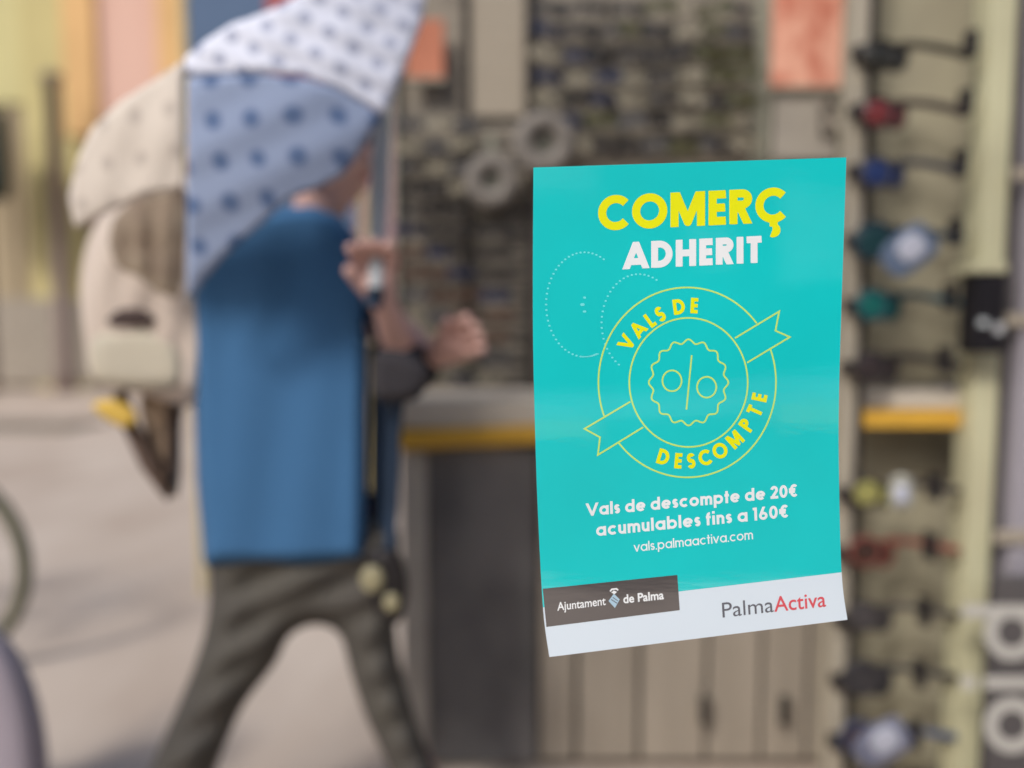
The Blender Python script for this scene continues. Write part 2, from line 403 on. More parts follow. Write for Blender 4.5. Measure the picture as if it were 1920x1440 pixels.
# round mirrors on the wall
def mirror(cx, cy, r, label, yoff=0.07):
    o = empty('mirror', P(cx, cy, YW - yoff), label, 'mirror')
    c = P(cx, cy, YW - yoff); rr = r * YW / F
    child(from_bm('frame', tube(bmesh.new(), ring_pts(c, rr * 0.66, 32), rr * 0.34, 10, True), mat('pale_frame', (124, 117, 109), .6, .25, 25), None, True), o)
    bm = bmesh.new(); bmesh.ops.create_cone(bm, cap_ends=True, segments=28, radius1=rr * 0.5, radius2=rr * 0.5, depth=0.006, matrix=Matrix.Translation(c) @ Matrix.Rotation(R(90), 4, 'X'))
    child(from_bm('glass', bm, mat('mirror_glass', (88, 86, 76), .5, .1)), o)
    a = c + Vector((0, 0.02, rr)); child(from_bm('bracket', tube(bmesh.new(), [a, a + Vector((0, 0.0, 0.05))], 0.012, 8), m_upr), o)
mirror(922, 340, 50, 'smaller pale rimmed round mirror left of the sticker corner')
mirror(1020, 270, 58, 'larger pale rimmed round mirror above the top left corner of the sticker')

# ------------------------------------------------------------------ sunglasses
def lens_outline(cx, w_, h_, n=14):
    o = []
    for k in range(n):
        a = 2 * math.pi * k / n; c, s = math.cos(a), math.sin(a)
        x = abs(c) ** 0.7 * (1 if c > 0 else -1) * w_ / 2; z = abs(s) ** 0.75 * (1 if s > 0 else -1) * h_ / 2
        o.append(Vector((cx + x, 0.004 * (abs(cx + x) / 0.06) ** 2 * 3, z)))
    return o
def glasses_meshes(W=0.118, Hh=0.044):
    lens = []; fr = bmesh.new()
    for s in (-1, 1):
        ol = lens_outline(s * W * 0.26, W * 0.43, Hh)
        bm = bmesh.new()
        f = [bm.verts.new(p + Vector((0, -0.001, 0))) for p in ol]; b = [bm.verts.new(p + Vector((0, 0.001, 0))) for p in ol]
        bm.faces.new(f); bm.faces.new(b[::-1])
        for k in range(len(ol)): bm.faces.new((f[k], b[k], b[(k + 1) % len(ol)], f[(k + 1) % len(ol)]))
        bmesh.ops.recalc_face_normals(bm, faces=bm.faces)
        me = bpy.data.meshes.new('lens'); bm.to_mesh(me); bm.free(); lens.append(me)
        tube(fr, ol, 0.0028, 6, True)
    tube(fr, [(-W * 0.06, 0, Hh * 0.2), (0, -0.002, Hh * 0.3), (W * 0.06, 0, Hh * 0.2)], 0.003, 6)
    fm = bpy.data.meshes.new('rims'); fr.to_mesh(fm); fr.free()
    tm = []
    for s in (-1, 1):
        t = bmesh.new(); x = s * W * 0.485
        tube(t, [(x, 0.012, Hh * 0.3), (x * 1.02, 0.03, Hh * 0.32), (x * 1.0, 0.085, Hh * 0.25), (x * 0.97, 0.11, -Hh * 0.1)], [0.004, 0.004, 0.003, 0.003], 6)
        me = bpy.data.meshes.new('temple'); t.to_mesh(me); t.free(); tm.append(me)
    return lens, fm, tm
LM, FM, TM = glasses_meshes()
pal = [('black', (50, 47, 45), (62, 58, 54)), ('brown', (80, 62, 52), (98, 80, 68)), ('olive', (70, 70, 44), (96, 94, 62)), ('grey', (70, 70, 72), (104, 100, 96)), ('navy', (34, 40, 64), (52, 56, 78)), ('pale', (130, 122, 104), (168, 160, 140))]
PM = {n: (mat(n + '_lens', a, 0.15, 0.1, 10, spec=0.4), mat(n + '_frame', b, 0.35, 0.1, 10)) for n, a, b in pal}
def set_mat(o, m): o.material_slots[0].link = 'OBJECT'; o.material_slots[0].material = m
for me in LM + [FM] + TM: me.materials.append(PM['black'][0])
def sunglasses(loc, colour, label, group, rz=0.0, ry=0.0, sc_=1.0, lensm=None, framem=None, cat='sunglasses'):
    r = bpy.data.objects.new('sunglasses', None); COL.objects.link(r); r.empty_display_size = 0.03
    r.location = loc; r.rotation_euler = (0, ry, rz); r.scale = (sc_,) * 3
    tag(r, label, cat, group)
    lm, fm = lensm or PM[colour][0], framem or PM[colour][1]
    for nme, mesh, mm in (('lens', LM[0], lm), ('lens', LM[1], lm), ('rims', FM, fm), ('temple', TM[0], fm), ('temple', TM[1], fm)):
        o = bpy.data.objects.new(nme, mesh); COL.objects.link(o); o.parent = r; set_mat(o, mm)
    return r
ORD = ['first', 'second', 'third', 'fourth', 'fifth', 'sixth', 'seventh', 'eighth', 'ninth', 'tenth', 'eleventh', 'twelfth', 'thirteenth']
names = [p[0] for p in pal]
rg = random.Random(11)
seq = ['grey', 'black', 'brown', 'pale', 'black', 'navy', 'grey', 'pale', 'black', 'brown']
for j, py in enumerate(rows_l):
    for i, px in enumerate((772, 820, 868, 930)):
        if i == 3 and py < 420: continue
        c = seq[(i * 3 + j * 7) % len(seq)]
        pos = ('first', 'second', 'third', 'fourth')[i]
        q = P(px + rg.uniform(-6, 6), py + rg.uniform(-3, 3), YW - 0.06)
        sunglasses(q, c, f'{c} sunglasses in the {ORD[j]} row under the orange poster, {pos} from the left', 'sunglasses rows left of the sticker', rg.uniform(-.35, .35), rg.uniform(-.06, .06), 0.62 if i < 3 else 0.7)
for j, py in enumerate(rows_t):
    for i in range(8):
        px = 1030 + i * 52
        if i < 1 and py > 200: continue
        c = rg.choice(['olive', 'black', 'grey', 'pale', 'black', 'black', 'pale', 'olive', 'navy'])
        q = P(px + rg.uniform(-8, 8), py + rg.uniform(-5, 5), YW - 0.07)
        sunglasses(q, c, f'{c} sunglasses in the {ORD[j]} row above the sticker, {ORD[i]} from the left', 'sunglasses rows above the sticker', rg.uniform(-.5, .5), rg.uniform(-.12, .12), rg.uniform(0.6, 0.78))

# ------------------------------------------------------------------ right-hand rack
YR = 1.52
def zr(py): return P(1700, py, YR).z
m_cream = mat('cream_paint', (204, 200, 164), 0.5, 0.06, 5, c2=(184, 178, 146)); m_rackb = mat('rack_back', (172, 164, 138), 0.8, 0.08, 6, c2=(154, 146, 124), stretch=(2, 1, 1))
rk = empty('rack', (P(1715, 800, YR).x, YR, 0), 'cream framed sunglasses rack with hanging rows right of the sticker', 'display rack')
xm = P(1838, 720, YR).x
child(from_bm('post', box_bm((xm - 0.026, YR - 0.02, 0), (xm + 0.026, YR + 0.04, 2.4), 0.006), m_cream), rk)
xn = P(1592, 720, YR).x
child(from_bm('post', box_bm((xn - 0.016, YR - 0.0, 0), (xn + 0.016, YR + 0.04, 2.4), 0.004), mat('grey_cream_paint', (172, 162, 144), .5)), rk)
child(from_bm('edge_strip', box_bm((xn + 0.018, YR + 0.005, 0), (xn + 0.034, YR + 0.04, 2.4), 0.002), m_darkB), rk)
child(from_bm('back_panel', box_bm((xn + 0.036, YR + 0.16, zr(728)), ((xm + .01) * 1.1, YR + 0.17, 2.4), 0.001), m_rackb), rk)
child(from_bm('back_panel', box_bm((xn + 0.036, YR + 0.16, 0.03), ((xm + .01) * 1.1, YR + 0.17, zr(815)), 0.001), m_rackb), rk)
child(from_bm('shelf', box_bm((xn + 0.036, YR + 0.02, zr(768)), (xm - 0.028, YR + 0.158, zr(738)), 0.002), m_stone), rk)
child(from_bm('kerb_reflection_strip', box_bm((xn + 0.036, YR + 0.012, zr(803)), (xm - 0.028, YR + 0.024, zr(770)), 0.002), m_kerbline), rk)  # reflected kerb line carried on across the rack as a coloured strip
m_clip = mat('black_clip', (42, 38, 38), 0.5)
rows_r = [88, 196, 308, 436, 556, 672, 908, 1018, 1140, 1256, 1368]
for py in rows_r:
    o = child(from_bm('clip', box_bm((P(1808, 0, YR).x - (py - 90) * 0.00004, YR - 0.03, zr(py + 26)), (P(1822, 0, YR).x - (py - 90) * 0.00004, YR + 0.0, zr(py - 24)), 0.003), m_clip), rk)
    o = child(from_bm('clip', box_bm((xn - 0.022, YR - 0.03, zr(py + 24)), (xn + 0.02, YR - 0.002, zr(py + 4)), 0.003), m_clip), rk)
# side-on sunglasses: fronts at the left, one temple reaching to the right-hand clip
rackcols = [
    ('black', (44, 42, 36), (52, 48, 42), None, 'black sunglasses flecked with olive, topmost on the rack'),
    ('red', (112, 50, 50), (60, 50, 50), None, 'red sunglasses on the rack under the black topmost pair'),
    ('blue', (42, 56, 98), (62, 62, 70), None, 'blue and purple lensed sunglasses on the rack'),
    ('darkteal', (36, 64, 68), (48, 60, 72), None, 'dark teal sunglasses with a slanted white tag on the rack'),
    ('teal', (28, 96, 90), (36, 72, 84), None, 'bright teal sunglasses low on the upper part of the rack'),
    ('dark', (56, 48, 48), (44, 40, 40), None, 'dark sunglasses on the rack just above the brown shelf'),
    ('yellow', (146, 142, 84), (52, 46, 46), None, 'yellow lensed sunglasses on the rack below the counter edge'),
    ('brown', (62, 42, 36), (126, 66, 56), None, 'brown sunglasses with a red temple on the rack'),
    ('grey', (66, 62, 62), (58, 54, 54), None, 'dark grey sunglasses on the rack beside the white foot of the sticker'),
    ('charcoal', (52, 50, 52), (50, 48, 50), None, 'large charcoal sunglasses low on the rack'),
    ('maroon', (64, 48, 50), (62, 76, 104), None, 'maroon sunglasses with a blue temple, lowest on the rack')]
for i, (py, (nm, lc, tc_, _, lab)) in enumerate(zip(rows_r, rackcols)):
    dx = -(py - 90) * 0.028
    r = empty('sunglasses', P(1668 + dx, py, YR - 0.03), lab, 'sunglasses', 'sunglasses on the cream rack')
    lm = mat(nm + '_rack_lens', lc, .2, .25, 20, spec=.4); fm = mat(nm + '_rack_frame', tc_, .4, .1, 10)
    for s, (cx, cy, yy) in enumerate(((1648, 16, YR - 0.045), (1682, 20, YR + 0.03))):
        sz = 1.25 if nm in ('charcoal', 'maroon', 'darkteal') else 1.0
        wpx, hpx = (56, 52) if s == 0 else (36, 48)
        ol = [(cx + dx + math.cos(a) * wpx / 2 * sz, py + cy + math.sin(a) * hpx / 2 * sz) for a in [2 * math.pi * k / 10 for k in range(10)]]
        child(inflate('lens', ol, yy, 0.004, 10, lm, 6), r)
        c = P(cx + dx, py + cy, yy)
        rp = [c + Vector((math.cos(a) * wpx / 2 * sz * YR / F, 0, math.sin(a) * hpx / 2 * sz * YR / F)) for a in [2 * math.pi * k / 20 for k in range(20)]]
        child(from_bm('rim', tube(bmesh.new(), rp, 0.0045, 6, True), fm), r)
    child(from_bm('bridge', tube(bmesh.new(), [P(1655 + dx, py - 2, YR - 0.04), P(1682 + dx, py, YR + 0.02)], 0.004, 6), fm), r)
    child(from_bm('temple', tube(bmesh.new(), [P(1690 + dx, py - 4, YR + 0.03), P(1740 + dx, py - 2, YR + 0.01), P(1790 + dx, py + 8, YR - 0.01), P(1814 + dx * .6, py + 14, YR - 0.02)], [0.008, 0.008, 0.0085, 0.009], 6), fm), r)
# tags
def price_tag(cx, cy, ang, label, mm, k=1.0):
    t = empty('price_tag', P(cx, cy, YR - 0.07), label, 'price tag')
    c = k * math.cos(R(ang)); s = k * math.sin(R(ang))
    def q(x, y): return (cx + x * c - y * s, cy + x * s + y * c)
    inflate('card', [q(-48, -30), q(40, -34), q(50, 0), q(40, 34), q(-48, 30)], YR - 0.07, 0.002, 5, mat('tag_back', mm, .6), 6, t)
    inflate('label', [q(-18, -20), q(26, -22), q(30, 18), q(-18, 18)], YR - 0.0745, 0.0015, 5, mat('tag_white', (184, 186, 198), .6), 6, t)
    child(from_bm('string', tube(bmesh.new(), [P(*q(-44, 0), YR - 0.07), P(*q(-70, -20), YR - 0.04)], 0.0015, 5), m_clip), t)
price_tag(1706, 468, -38, 'white label on a slate tag slanting in the upper rack', (96, 110, 132))
price_tag(1656, 1392, -30, 'white label on a blue grey tag at the foot of the rack', (120, 122, 140))
price_tag(1690, 924, 90, 'small pale tag beside the yellow sunglasses', (164, 162, 150), .6)

# ------------------------------------------------------------------ far right: dark stand, grey panel, black box, vertical sign
YS = 1.40
st_ = empty('sign_stand', (P(1910, 900, YS).x, YS + .05, 0), 'charcoal upright sign with white letters turned sideways at the right edge', 'sign')
m_char = mat('charcoal_board', (96, 91, 90), 0.6, 0.12, 3, c2=(76, 72, 72)); m_lg = mat('light_grey_board', (160, 154, 160), 0.5, .1, 2)
xa = P(1862, 1250, YS).x
child(from_bm('board', box_bm((xa, YS, 0.0), (xa + 0.32, YS + 0.03, P(0, 1085, YS).z), 0.006), m_char), st_)
bs = empty('side_board', (P(1950, 500, 1.50).x, 1.50, 0), 'tall dark and light grey board along the right edge above the sign', 'board')
xb = P(1872, 600, 1.50).x
child(from_bm('dark_panel', box_bm((xb, 1.52, 0.0), (xb + 0.06, 1.54, 2.3), 0.003), m_char), bs)
child(from_bm('pale_panel', box_bm((xb + 0.036, 1.48, 0.0), (xb + 0.4, 1.515, 2.3), 0.004), m_lg), bs)
for py in (330, 600, 1000):
    child(from_bm('band', box_bm((xb - 0.002, 1.472, P(0, py + 12, 1.50).z), (xb + 0.41, 1.478, P(0, py - 12, 1.50).z), 0.002), m_tan), bs)
bx = empty('black_box', P(1856, 660, 1.45), 'small black box with a white mark hanging on the cream post', 'box')
pbox('case', 1828, 512, 1886, 662, 1.44, 0.05, mat('black_plastic', (30, 27, 30), .5, .1), bx, 0.004)
pbox('mark', 1838, 598, 1852, 612, 1.433, 0.006, mat('white_print', (200, 205, 205), .5), bx, 0.001)
pbox('mark', 1868, 606, 1882, 626, 1.433, 0.006, mat('white_print', (190, 190, 190), .5), bx, 0.001)
pbox('lid', 1822, 492, 1890, 510, 1.435, 0.06, m_cream, bx, 0.002)

# ------------------------------------------------------------------ stroke lettering
def arc(cx, cy, rx, ry, a0, a1, n=None):
    n = n or max(6, int(abs(a1 - a0) / 9))
    return [(cx + rx * math.cos(R(a0 + (a1 - a0) * k / n)), cy + ry * math.sin(R(a0 + (a1 - a0) * k / n))) for k in range(n + 1)]
XH = 0.72
def glyph(ch, w):
    """(strokes, advance width, y range kept) with cap height 1, stroke w"""
    h = w / 2; r = 0.5 - h; e = 0.3; lo, hi = 0.0, 1.0
    x = XH; q = x / 2 - h
    if ch == 'C': return [arc(0.5, 0.5, r + .01, r + .01, 42, 318)], 0.88, (-.05, 1.05)
    if ch == 'Ç': return [arc(0.5, 0.5, r + .01, r + .01, 42, 318), [(0.52, 0.1), (0.52, -0.12)], arc(0.5, -0.22, 0.10, 0.09, 100, -120)], 0.88, (-.5, 1.05)
    if ch == 'O': return [arc(0.5, 0.5, r + .01, r + .01, 0, 360, 40)], 1.0, (-.05, 1.05)
    if ch == 'M': W = 1.0; return [[(h, -e), (h, 1 + e)], [(W - h, -e), (W - h, 1 + e)], [(h * 1.15 - .04, 1.12), (W / 2, 0.13), (W - h * 1.15 + .04, 1.12)]], W, (0, 1)
    if ch == 'E': W = 0.5; return [[(h, 0), (h, 1)], [(0, h), (W, h)], [(0, 1 - h), (W, 1 - h)], [(0, 0.5), (W - .02, 0.5)]], W, (0, 1)
    if ch == 'R': W = 0.66; b = 0.28; return [[(h, 0), (h, 1)], [(h, 1 - h), (W - b, 1 - h)] + arc(W - b, 1 - b, b - h, b - h, 90, -90)[1:] + [(h, 1 - 2 * b + h)], [(W * .42, 1 - 2 * b + h), (W - h * .6, -.12)]], W, (0, 1)
    if ch == 'P': W = 0.60; b = 0.29; return [[(h, 0), (h, 1)], [(h, 1 - h), (W - b, 1 - h)] + arc(W - b, 1 - b, b - h, b - h, 90, -90)[1:] + [(h, 1 - 2 * b + h)]], W, (0, 1)
    if ch == 'D': W = 0.80; return [[(h, 0), (h, 1)], [(h, 1 - h), (W - .5, 1 - h)] + arc(W - .5, .5, .5 - h, .5 - h, 90, -90)[1:] + [(h, h)]], W, (0, 1)
    if ch == 'A': W = 0.90; return [[(h * .75 - .12, -.25), (W / 2, 1 - h * .45), (W - h * .75 + .12, -.25)], [(W * .22, .27), (W * .78, .27)]], W, (0, 1)
    if ch == 'V': W = 0.86; return [[(h * .6 - .12, 1.25), (W / 2, h * .55), (W - h * .6 + .12, 1.25)]], W, (0, 1)
    if ch == 'H': W = 0.76; return [[(h, 0), (h, 1)], [(W - h, 0), (W - h, 1)], [(0, .5), (W, .5)]], W, (0, 1)
    if ch == 'I': return [[(h, 0), (h, 1)]], w, (0, 1)
    if ch == 'L': W = 0.46; return [[(h, 0), (h, 1)], [(0, h), (W, h)]], W, (0, 1)
    if ch == 'T': W = 0.56; return [[(W / 2, 0), (W / 2, 1)], [(0, 1 - h), (W, 1 - h)]], W, (0, 1)
    if ch == 'S':
        W = 0.56; ra = W / 2 - h; rb = 0.26 - h * .5
        return [arc(W / 2, 1 - h - rb, ra, rb, 30, 270) + arc(W / 2, h + rb, ra, rb, 90, -150)], W, (-.05, 1.05)
    if ch == 'a': return [arc(x / 2, x / 2, q, q, 0, 360, 30), [(x - h, 0), (x - h, x)]], x, (-.03, x + .03)
    if ch == 'd': return [arc(x / 2, x / 2, q, q, 0, 360, 30), [(x - h, 0), (x - h, 1)]], x, (-.03, 1)
    if ch == 'b': return [arc(x / 2, x / 2, q, q, 0, 360, 30), [(h, 0), (h, 1)]], x, (-.03, 1)
    if ch == 'p': return [arc(x / 2, x / 2, q, q, 0, 360, 30), [(h, -.28), (h, x)]], x, (-.28, x + .03)
    if ch == 'o': return [arc(x / 2, x / 2, q, q, 0, 360, 30)], x, (-.03, x + .03)
    if ch == 'c': return [arc(x / 2, x / 2, q, q, 45, 315)], x * .9, (-.03, x + .03)
    if ch == 'e': return [arc(x / 2, x / 2, q, q, 5, 318), [(h, x * .5), (x - h * .6, x * .5)]], x, (-.03, x + .03)
    if ch == 'l': return [[(h, 0), (h, 1)]], w, (0, 1)
    if ch == 'i': return [[(h, 0), (h, x)], [(h, x + .12), (h, x + .12 + w)]], w, (0, 1.1)
    if ch == 'n': W = .56; a = W / 2 - h; return [[(h, 0), (h, x)], arc(W / 2, x - h - a, a, a, 180, 0) + [(W - h, 0)]], W, (0, x + .02)
    if ch == 'm': W = .9; a = W / 4 - h / 2; return [[(h, 0), (h, x)], arc(h + a, x - h - a, a, a, 180, 0) + [(h + 2 * a, 0)], arc(h + 3 * a, x - h - a, a, a, 180, 0) + [(h + 4 * a, 0)]], W, (0, x + .02)
    if ch == 'u': W = .56; a = W / 2 - h; return [[(h, x), (h, h + a)] + arc(W / 2, h + a, a, a, 180, 360)[1:], [(W - h, 0), (W - h, x)]], W, (-.02, x)
    if ch == 's':
        W = 0.44; ra = W / 2 - h; rb = x * .27 - h * .55
        return [arc(W / 2, x - h - rb, ra, rb, 30, 270) + arc(W / 2, h + rb, ra, rb, 90, -150)], W, (-.03, x + .03)
    if ch == 't': W = .34; return [[(W / 2, 0), (W / 2, .95)], [(0, x - h), (W, x - h)]], W, (0, 1)
    if ch == 'f': W = .34; return [[(W * .42, 0), (W * .42, .75)] + arc(W * .42 + .15, .75, .15, .25 - h, 180, 90)[1:], [(0, x - h), (W, x - h)]], W, (0, 1)
    if ch == 'v': W = .62; return [[(h * .6 - .08, x + .2), (W / 2, h * .6), (W - h * .6 + .08, x + .2)]], W, (0, x)
    if ch == '.': return [[(h, 0), (h, w)]], w, (0, w)
    if ch == '1': return [[(.3 - h, 0), (.3 - h, 1)], [(0, 1 - h * 1.1), (.3 - h, 1 - h)]], .32, (0, 1)
    if ch == '0': W = .62; return [arc(W / 2, .5, W / 2 - h, .5 - h, 0, 360, 30)], W, (-.03, 1.03)
    if ch == '6': W = .62; return [arc(W / 2, .31, W / 2 - h, .31 - h, 0, 360, 30), [(h * 1.2, .40), (W * .66, 1.1)]], W, (-.03, 1)
    if ch == '2': W = .58; return [arc(W / 2, 1 - h - .22, W / 2 - h, .22, 170, -35) + [(h * 1.2, h)], [(0, h), (W, h)]], W, (0, 1.03)
    if ch == '€': W = .66; return [arc(W * .6, .5, W * .5 - h, .5 - h, 48, 312), [(0, .59), (W * .72, .59)], [(0, .41), (W * .68, .41)]], W, (-.03, 1.03)
    return [], .3, (0, 1)

def stroke_sdf(X, Y, strokes, hw):
    D = np.full(X.shape, 1e9)
    for pts in strokes:
        closed = len(pts) > 3 and abs(pts[0][0] - pts[-1][0]) < 1e-6 and abs(pts[0][1] - pts[-1][1]) < 1e-6
        for i in range(len(pts) - 1):
            (ax, ay), (bx, by) = pts[i], pts[i + 1]
            L = math.hypot(bx - ax, by - ay)
            if L < 1e-9: continue
            ux, uy = (bx - ax) / L, (by - ay) / L
            t = (X - ax) * ux + (Y - ay) * uy; n = np.abs(-(X - ax) * uy + (Y - ay) * ux)
            D = np.minimum(D, np.maximum(n - hw, np.maximum(-t, t - L)))
            if i > 0 or closed:
                q = pts[i - 1] if i > 0 else pts[-2]
                M = math.hypot(ax - q[0], ay - q[1])
                if M < 1e-9: continue
                tp = (X - ax) * (ax - q[0]) / M + (Y - ay) * (ay - q[1]) / M
                D = np.minimum(D, np.maximum(np.hypot(X - ax, Y - ay) - hw, np.maximum(t - 0.8, -0.8 - tp)))
    return D

def depth_sheet(px, py):
    u = (px - 1000) / 590; v = (py - 300) / 900
    return 0.0008 * math.sin(u * 5 + v * 3) * v + 0.0005 * math.sin(v * 9 + u * 2)
def on_sheet(px, py, off): return P(px, py, GLASS_Y - 0.003 + depth_sheet(px, py) - off)

class Flat:
    """collects 2-D faces in photo pixels and lays them on the sticker"""
    def __init__(s): s.f = []
    def glyphs(s, text, p0, p1, cap, wt, up=(0, -1), gap=0.09, space=0.34, res=0.6, sx=None):
        w_ = wt / cap; items = []; x = 0
        for ch in text:
            if ch == ' ': x += space - gap; continue
            g = glyph(ch, w_); items.append((x, g)); x += g[1] + gap
        tot = x - gap; dx, dy = (p1[0] - p0[0]) / tot, (p1[1] - p0[1]) / tot
        ux, uy = up[0] * cap, up[1] * cap
        for gx, (st, wd, (lo, hi)) in items:
            tr = [[(p0[0] + (gx + a) * dx + b * ux, p0[1] + (gx + a) * dy + b * uy) for a, b in poly] for poly in st]
            s.raster(tr, wt / 2, res, clip=(p0, (dx, dy), (ux, uy), lo, hi, cap))
    def one(s, ch, c, ang, cap, wt, res=0.5, sx=1.0):
        """one letter centred on c (photo pixels), turned ang degrees clockwise"""
        st, wd, (lo, hi) = glyph(ch, wt / cap); ca, sa = math.cos(R(ang)), math.sin(R(ang))
        rx, ry = ca * cap * sx, sa * cap * sx; ux, uy = sa * cap, -ca * cap
        o = (c[0] - rx * wd / 2 - ux * .5, c[1] - ry * wd / 2 - uy * .5)
        tr = [[(o[0] + a * rx + b * ux, o[1] + a * ry + b * uy) for a, b in poly] for poly in st]
        s.raster(tr, wt / 2, res, clip=(o, (rx, ry), (ux, uy), lo, hi, cap))
    def raster(s, tr, hw, res, clip=None):
        al = [p for poly in tr for p in poly]
        if not al: return
        x0, x1 = min(p[0] for p in al) - hw - 1, max(p[0] for p in al) + hw + 1
        y0, y1 = min(p[1] for p in al) - hw - 1, max(p[1] for p in al) + hw + 1
        xs = np.arange(x0, x1 + res, res); ys = np.arange(y0, y1 + res, res); X, Y = np.meshgrid(xs, ys)
        D = stroke_sdf(X, Y, tr, hw)
        if clip:
            o, (ax, ay), (bx, by), lo, hi, cap = clip; det = ax * by - ay * bx
            V = (-(X - o[0]) * ay + (Y - o[1]) * ax) / det
            D = np.maximum(D, np.maximum(lo - V, V - hi) * cap)
        s.f += march(D, xs, ys, 10)
    def line(s, pts, wt, closed=False):
        """thin line as a mitred strip"""
        n = len(pts); L, Rr = [], []
        for i, p in enumerate(pts):
            a = pts[i - 1] if (closed or i > 0) else p; b = pts[(i + 1) % n] if (closed or i < n - 1) else p
            d1 = np.array([p[0] - a[0], p[1] - a[1]], float); d2 = np.array([b[0] - p[0], b[1] - p[1]], float)
            n1 = d1 / np.linalg.norm(d1) if np.linalg.norm(d1) > 0 else None; n2 = d2 / np.linalg.norm(d2) if np.linalg.norm(d2) > 0 else None
            if n1 is None: n1 = n2
            if n2 is None: n2 = n1
            t = n1 + n2; t /= np.linalg.norm(t); nn = np.array([-t[1], t[0]]); k = 1 / max(0.35, abs(nn @ np.array([-n1[1], n1[0]])))
            L.append((p[0] + nn[0] * wt / 2 * k, p[1] + nn[1] * wt / 2 * k)); Rr.append((p[0] - nn[0] * wt / 2 * k, p[1] - nn[1] * wt / 2 * k))
        for i in range(n if closed else n - 1):
            j = (i + 1) % n; s.f.append([L[i], L[j], Rr[j], Rr[i]])
    def build(s, name, m, off, parent, fn=None):
        vs, fs = [], []
        fn = fn or (lambda x, y: on_sheet(x, y, off))
        for f in s.f:
            ks = []
            for p in f: ks.append(len(vs)); vs.append(tuple(fn(p[0], p[1])))
            fs.append(ks)
        me = bpy.data.meshes.new(name); me.from_pydata(vs, [], fs); me.validate()
        bm = bmesh.new(); bm.from_mesh(me); bmesh.ops.remove_doubles(bm, verts=bm.verts, dist=2e-6)
        bmesh.ops.recalc_face_normals(bm, faces=bm.faces)
        tot = sum((f.normal.y for f in bm.faces))
        if tot > 0: bmesh.ops.reverse_faces(bm, faces=bm.faces)
        bm.to_mesh(me); bm.free()
        o = link(name, me, m)
        if parent: child(o, parent)
        return o

def font_faces(text, p0, p1, cap, up, bold=0.0):
    """built-in humanist face laid between p0 and p1 (photo pixels)"""
    c = bpy.data.curves.new('txt', 'FONT'); c.body = text; c.offset = bold; c.resolution_u = 6
    o = bpy.data.objects.new('txt', c); COL.objects.link(o); dg = bpy.context.evaluated_depsgraph_get(); dg.update()
    me = bpy.data.meshes.new_from_object(o.evaluated_get(dg))
    vs = [(v.co.x, v.co.y) for v in me.vertices]; x0, x1 = min(v[0] for v in vs), max(v[0] for v in vs)
    ch = 0.69
    out_ = [[(p0[0] + (p1[0] - p0[0]) * (vs[i][0] - x0) / (x1 - x0) + up[0] * cap * vs[i][1] / ch,
              p0[1] + (p1[1] - p0[1]) * (vs[i][0] - x0) / (x1 - x0) + up[1] * cap * vs[i][1] / ch) for i in p.vertices] for p in me.polygons]
    bpy.data.objects.remove(o); bpy.data.curves.remove(c); bpy.data.meshes.remove(me)
    return out_

# sign letters at the right edge (read upwards): o i d
fl = Flat()
def sgl(ch, x, yb, size, wt):
    st, wd, (lo, hi) = glyph(ch, wt / size)
    tr = [[(x - b * size, yb - a * size) for a, b in poly] for poly in st]
    fl.raster(tr, wt / 2, 1.5)
for ch, yb in (('o', 1412), ('i', 1292), ('d', 1238)):
    sgl(ch, 1950, yb, 145, 24)
fl.build('lettering', mat('sign_white', (186, 182, 174), .5, .04), 0, st_, lambda x, y: P(x, y, YS - 0.002))

# ------------------------------------------------------------------ window pane and sticker
m_clear = bpy.data.materials.new('clear_glass'); m_clear.use_nodes = True
n = m_clear.node_tree.nodes; n.clear(); a = n.new('ShaderNodeBsdfTransparent'); a.inputs[0].default_value = (1, 1, 1, 1); b = n.new('ShaderNodeOutputMaterial')
m_clear.node_tree.links.new(a.outputs[0], b.inputs[0])
wp = empty('shop_window', (0, GLASS_Y, 0), 'clear shop window pane that the turquoise sticker is stuck to', 'window')
child(from_bm('pane', box_bm((-1.2, GLASS_Y, 0.05), (1.2, GLASS_Y + 0.008, 2.3)), m_clear), wp)
m_alu = mat('aluminium', (170, 170, 170), .4, .05, metal=.7)
for lo, hi in (((-1.26, GLASS_Y - .02, 0), (-1.2, GLASS_Y + .03, 2.36)), ((1.2, GLASS_Y - .02, 0), (1.26, GLASS_Y + .03, 2.36)), ((-1.198, GLASS_Y - .02, 0), (1.198, GLASS_Y + .03, 0.05)), ((-1.198, GLASS_Y - .02, 2.3), (1.198, GLASS_Y + .03, 2.36))):
    child(from_bm('frame', box_bm(lo, hi, 0.003), m_alu), wp)

def print_mat(name, c, coat=1.0, var=0.04, glint=0.0):
    m = mat(name, c, 0.5, var, 14, spec=0.3)
    nn, l = m.node_tree.nodes, m.node_tree.links; b = nn['Principled BSDF']
    b.inputs['Coat Weight'].default_value = coat; b.inputs['Coat Roughness'].default_value = 0.03; b.inputs['Coat IOR'].default_value = 2.4
    tc = nn.new('ShaderNodeTexCoord'); mp = nn.new('ShaderNodeMapping'); mp.inputs['Scale'].default_value = (16, 16, 70); mp.inputs['Rotation'].default_value = (0, R(-4), 0)
    no = nn.new('ShaderNodeTexNoise'); no.inputs['Scale'].default_value = 1.0; no.inputs['Detail'].default_value = 3; no.inputs['Roughness'].default_value = .6
    bp = nn.new('ShaderNodeBump'); bp.inputs['Strength'].default_value = 0.1; bp.inputs['Distance'].default_value = 0.0006
    l.new(tc.outputs['Object'], mp.inputs[0]); l.new(mp.outputs[0], no.inputs['Vector']); l.new(no.outputs['Fac'], bp.inputs['Height']); l.new(bp.outputs[0], b.inputs['Coat Normal'])
    return m
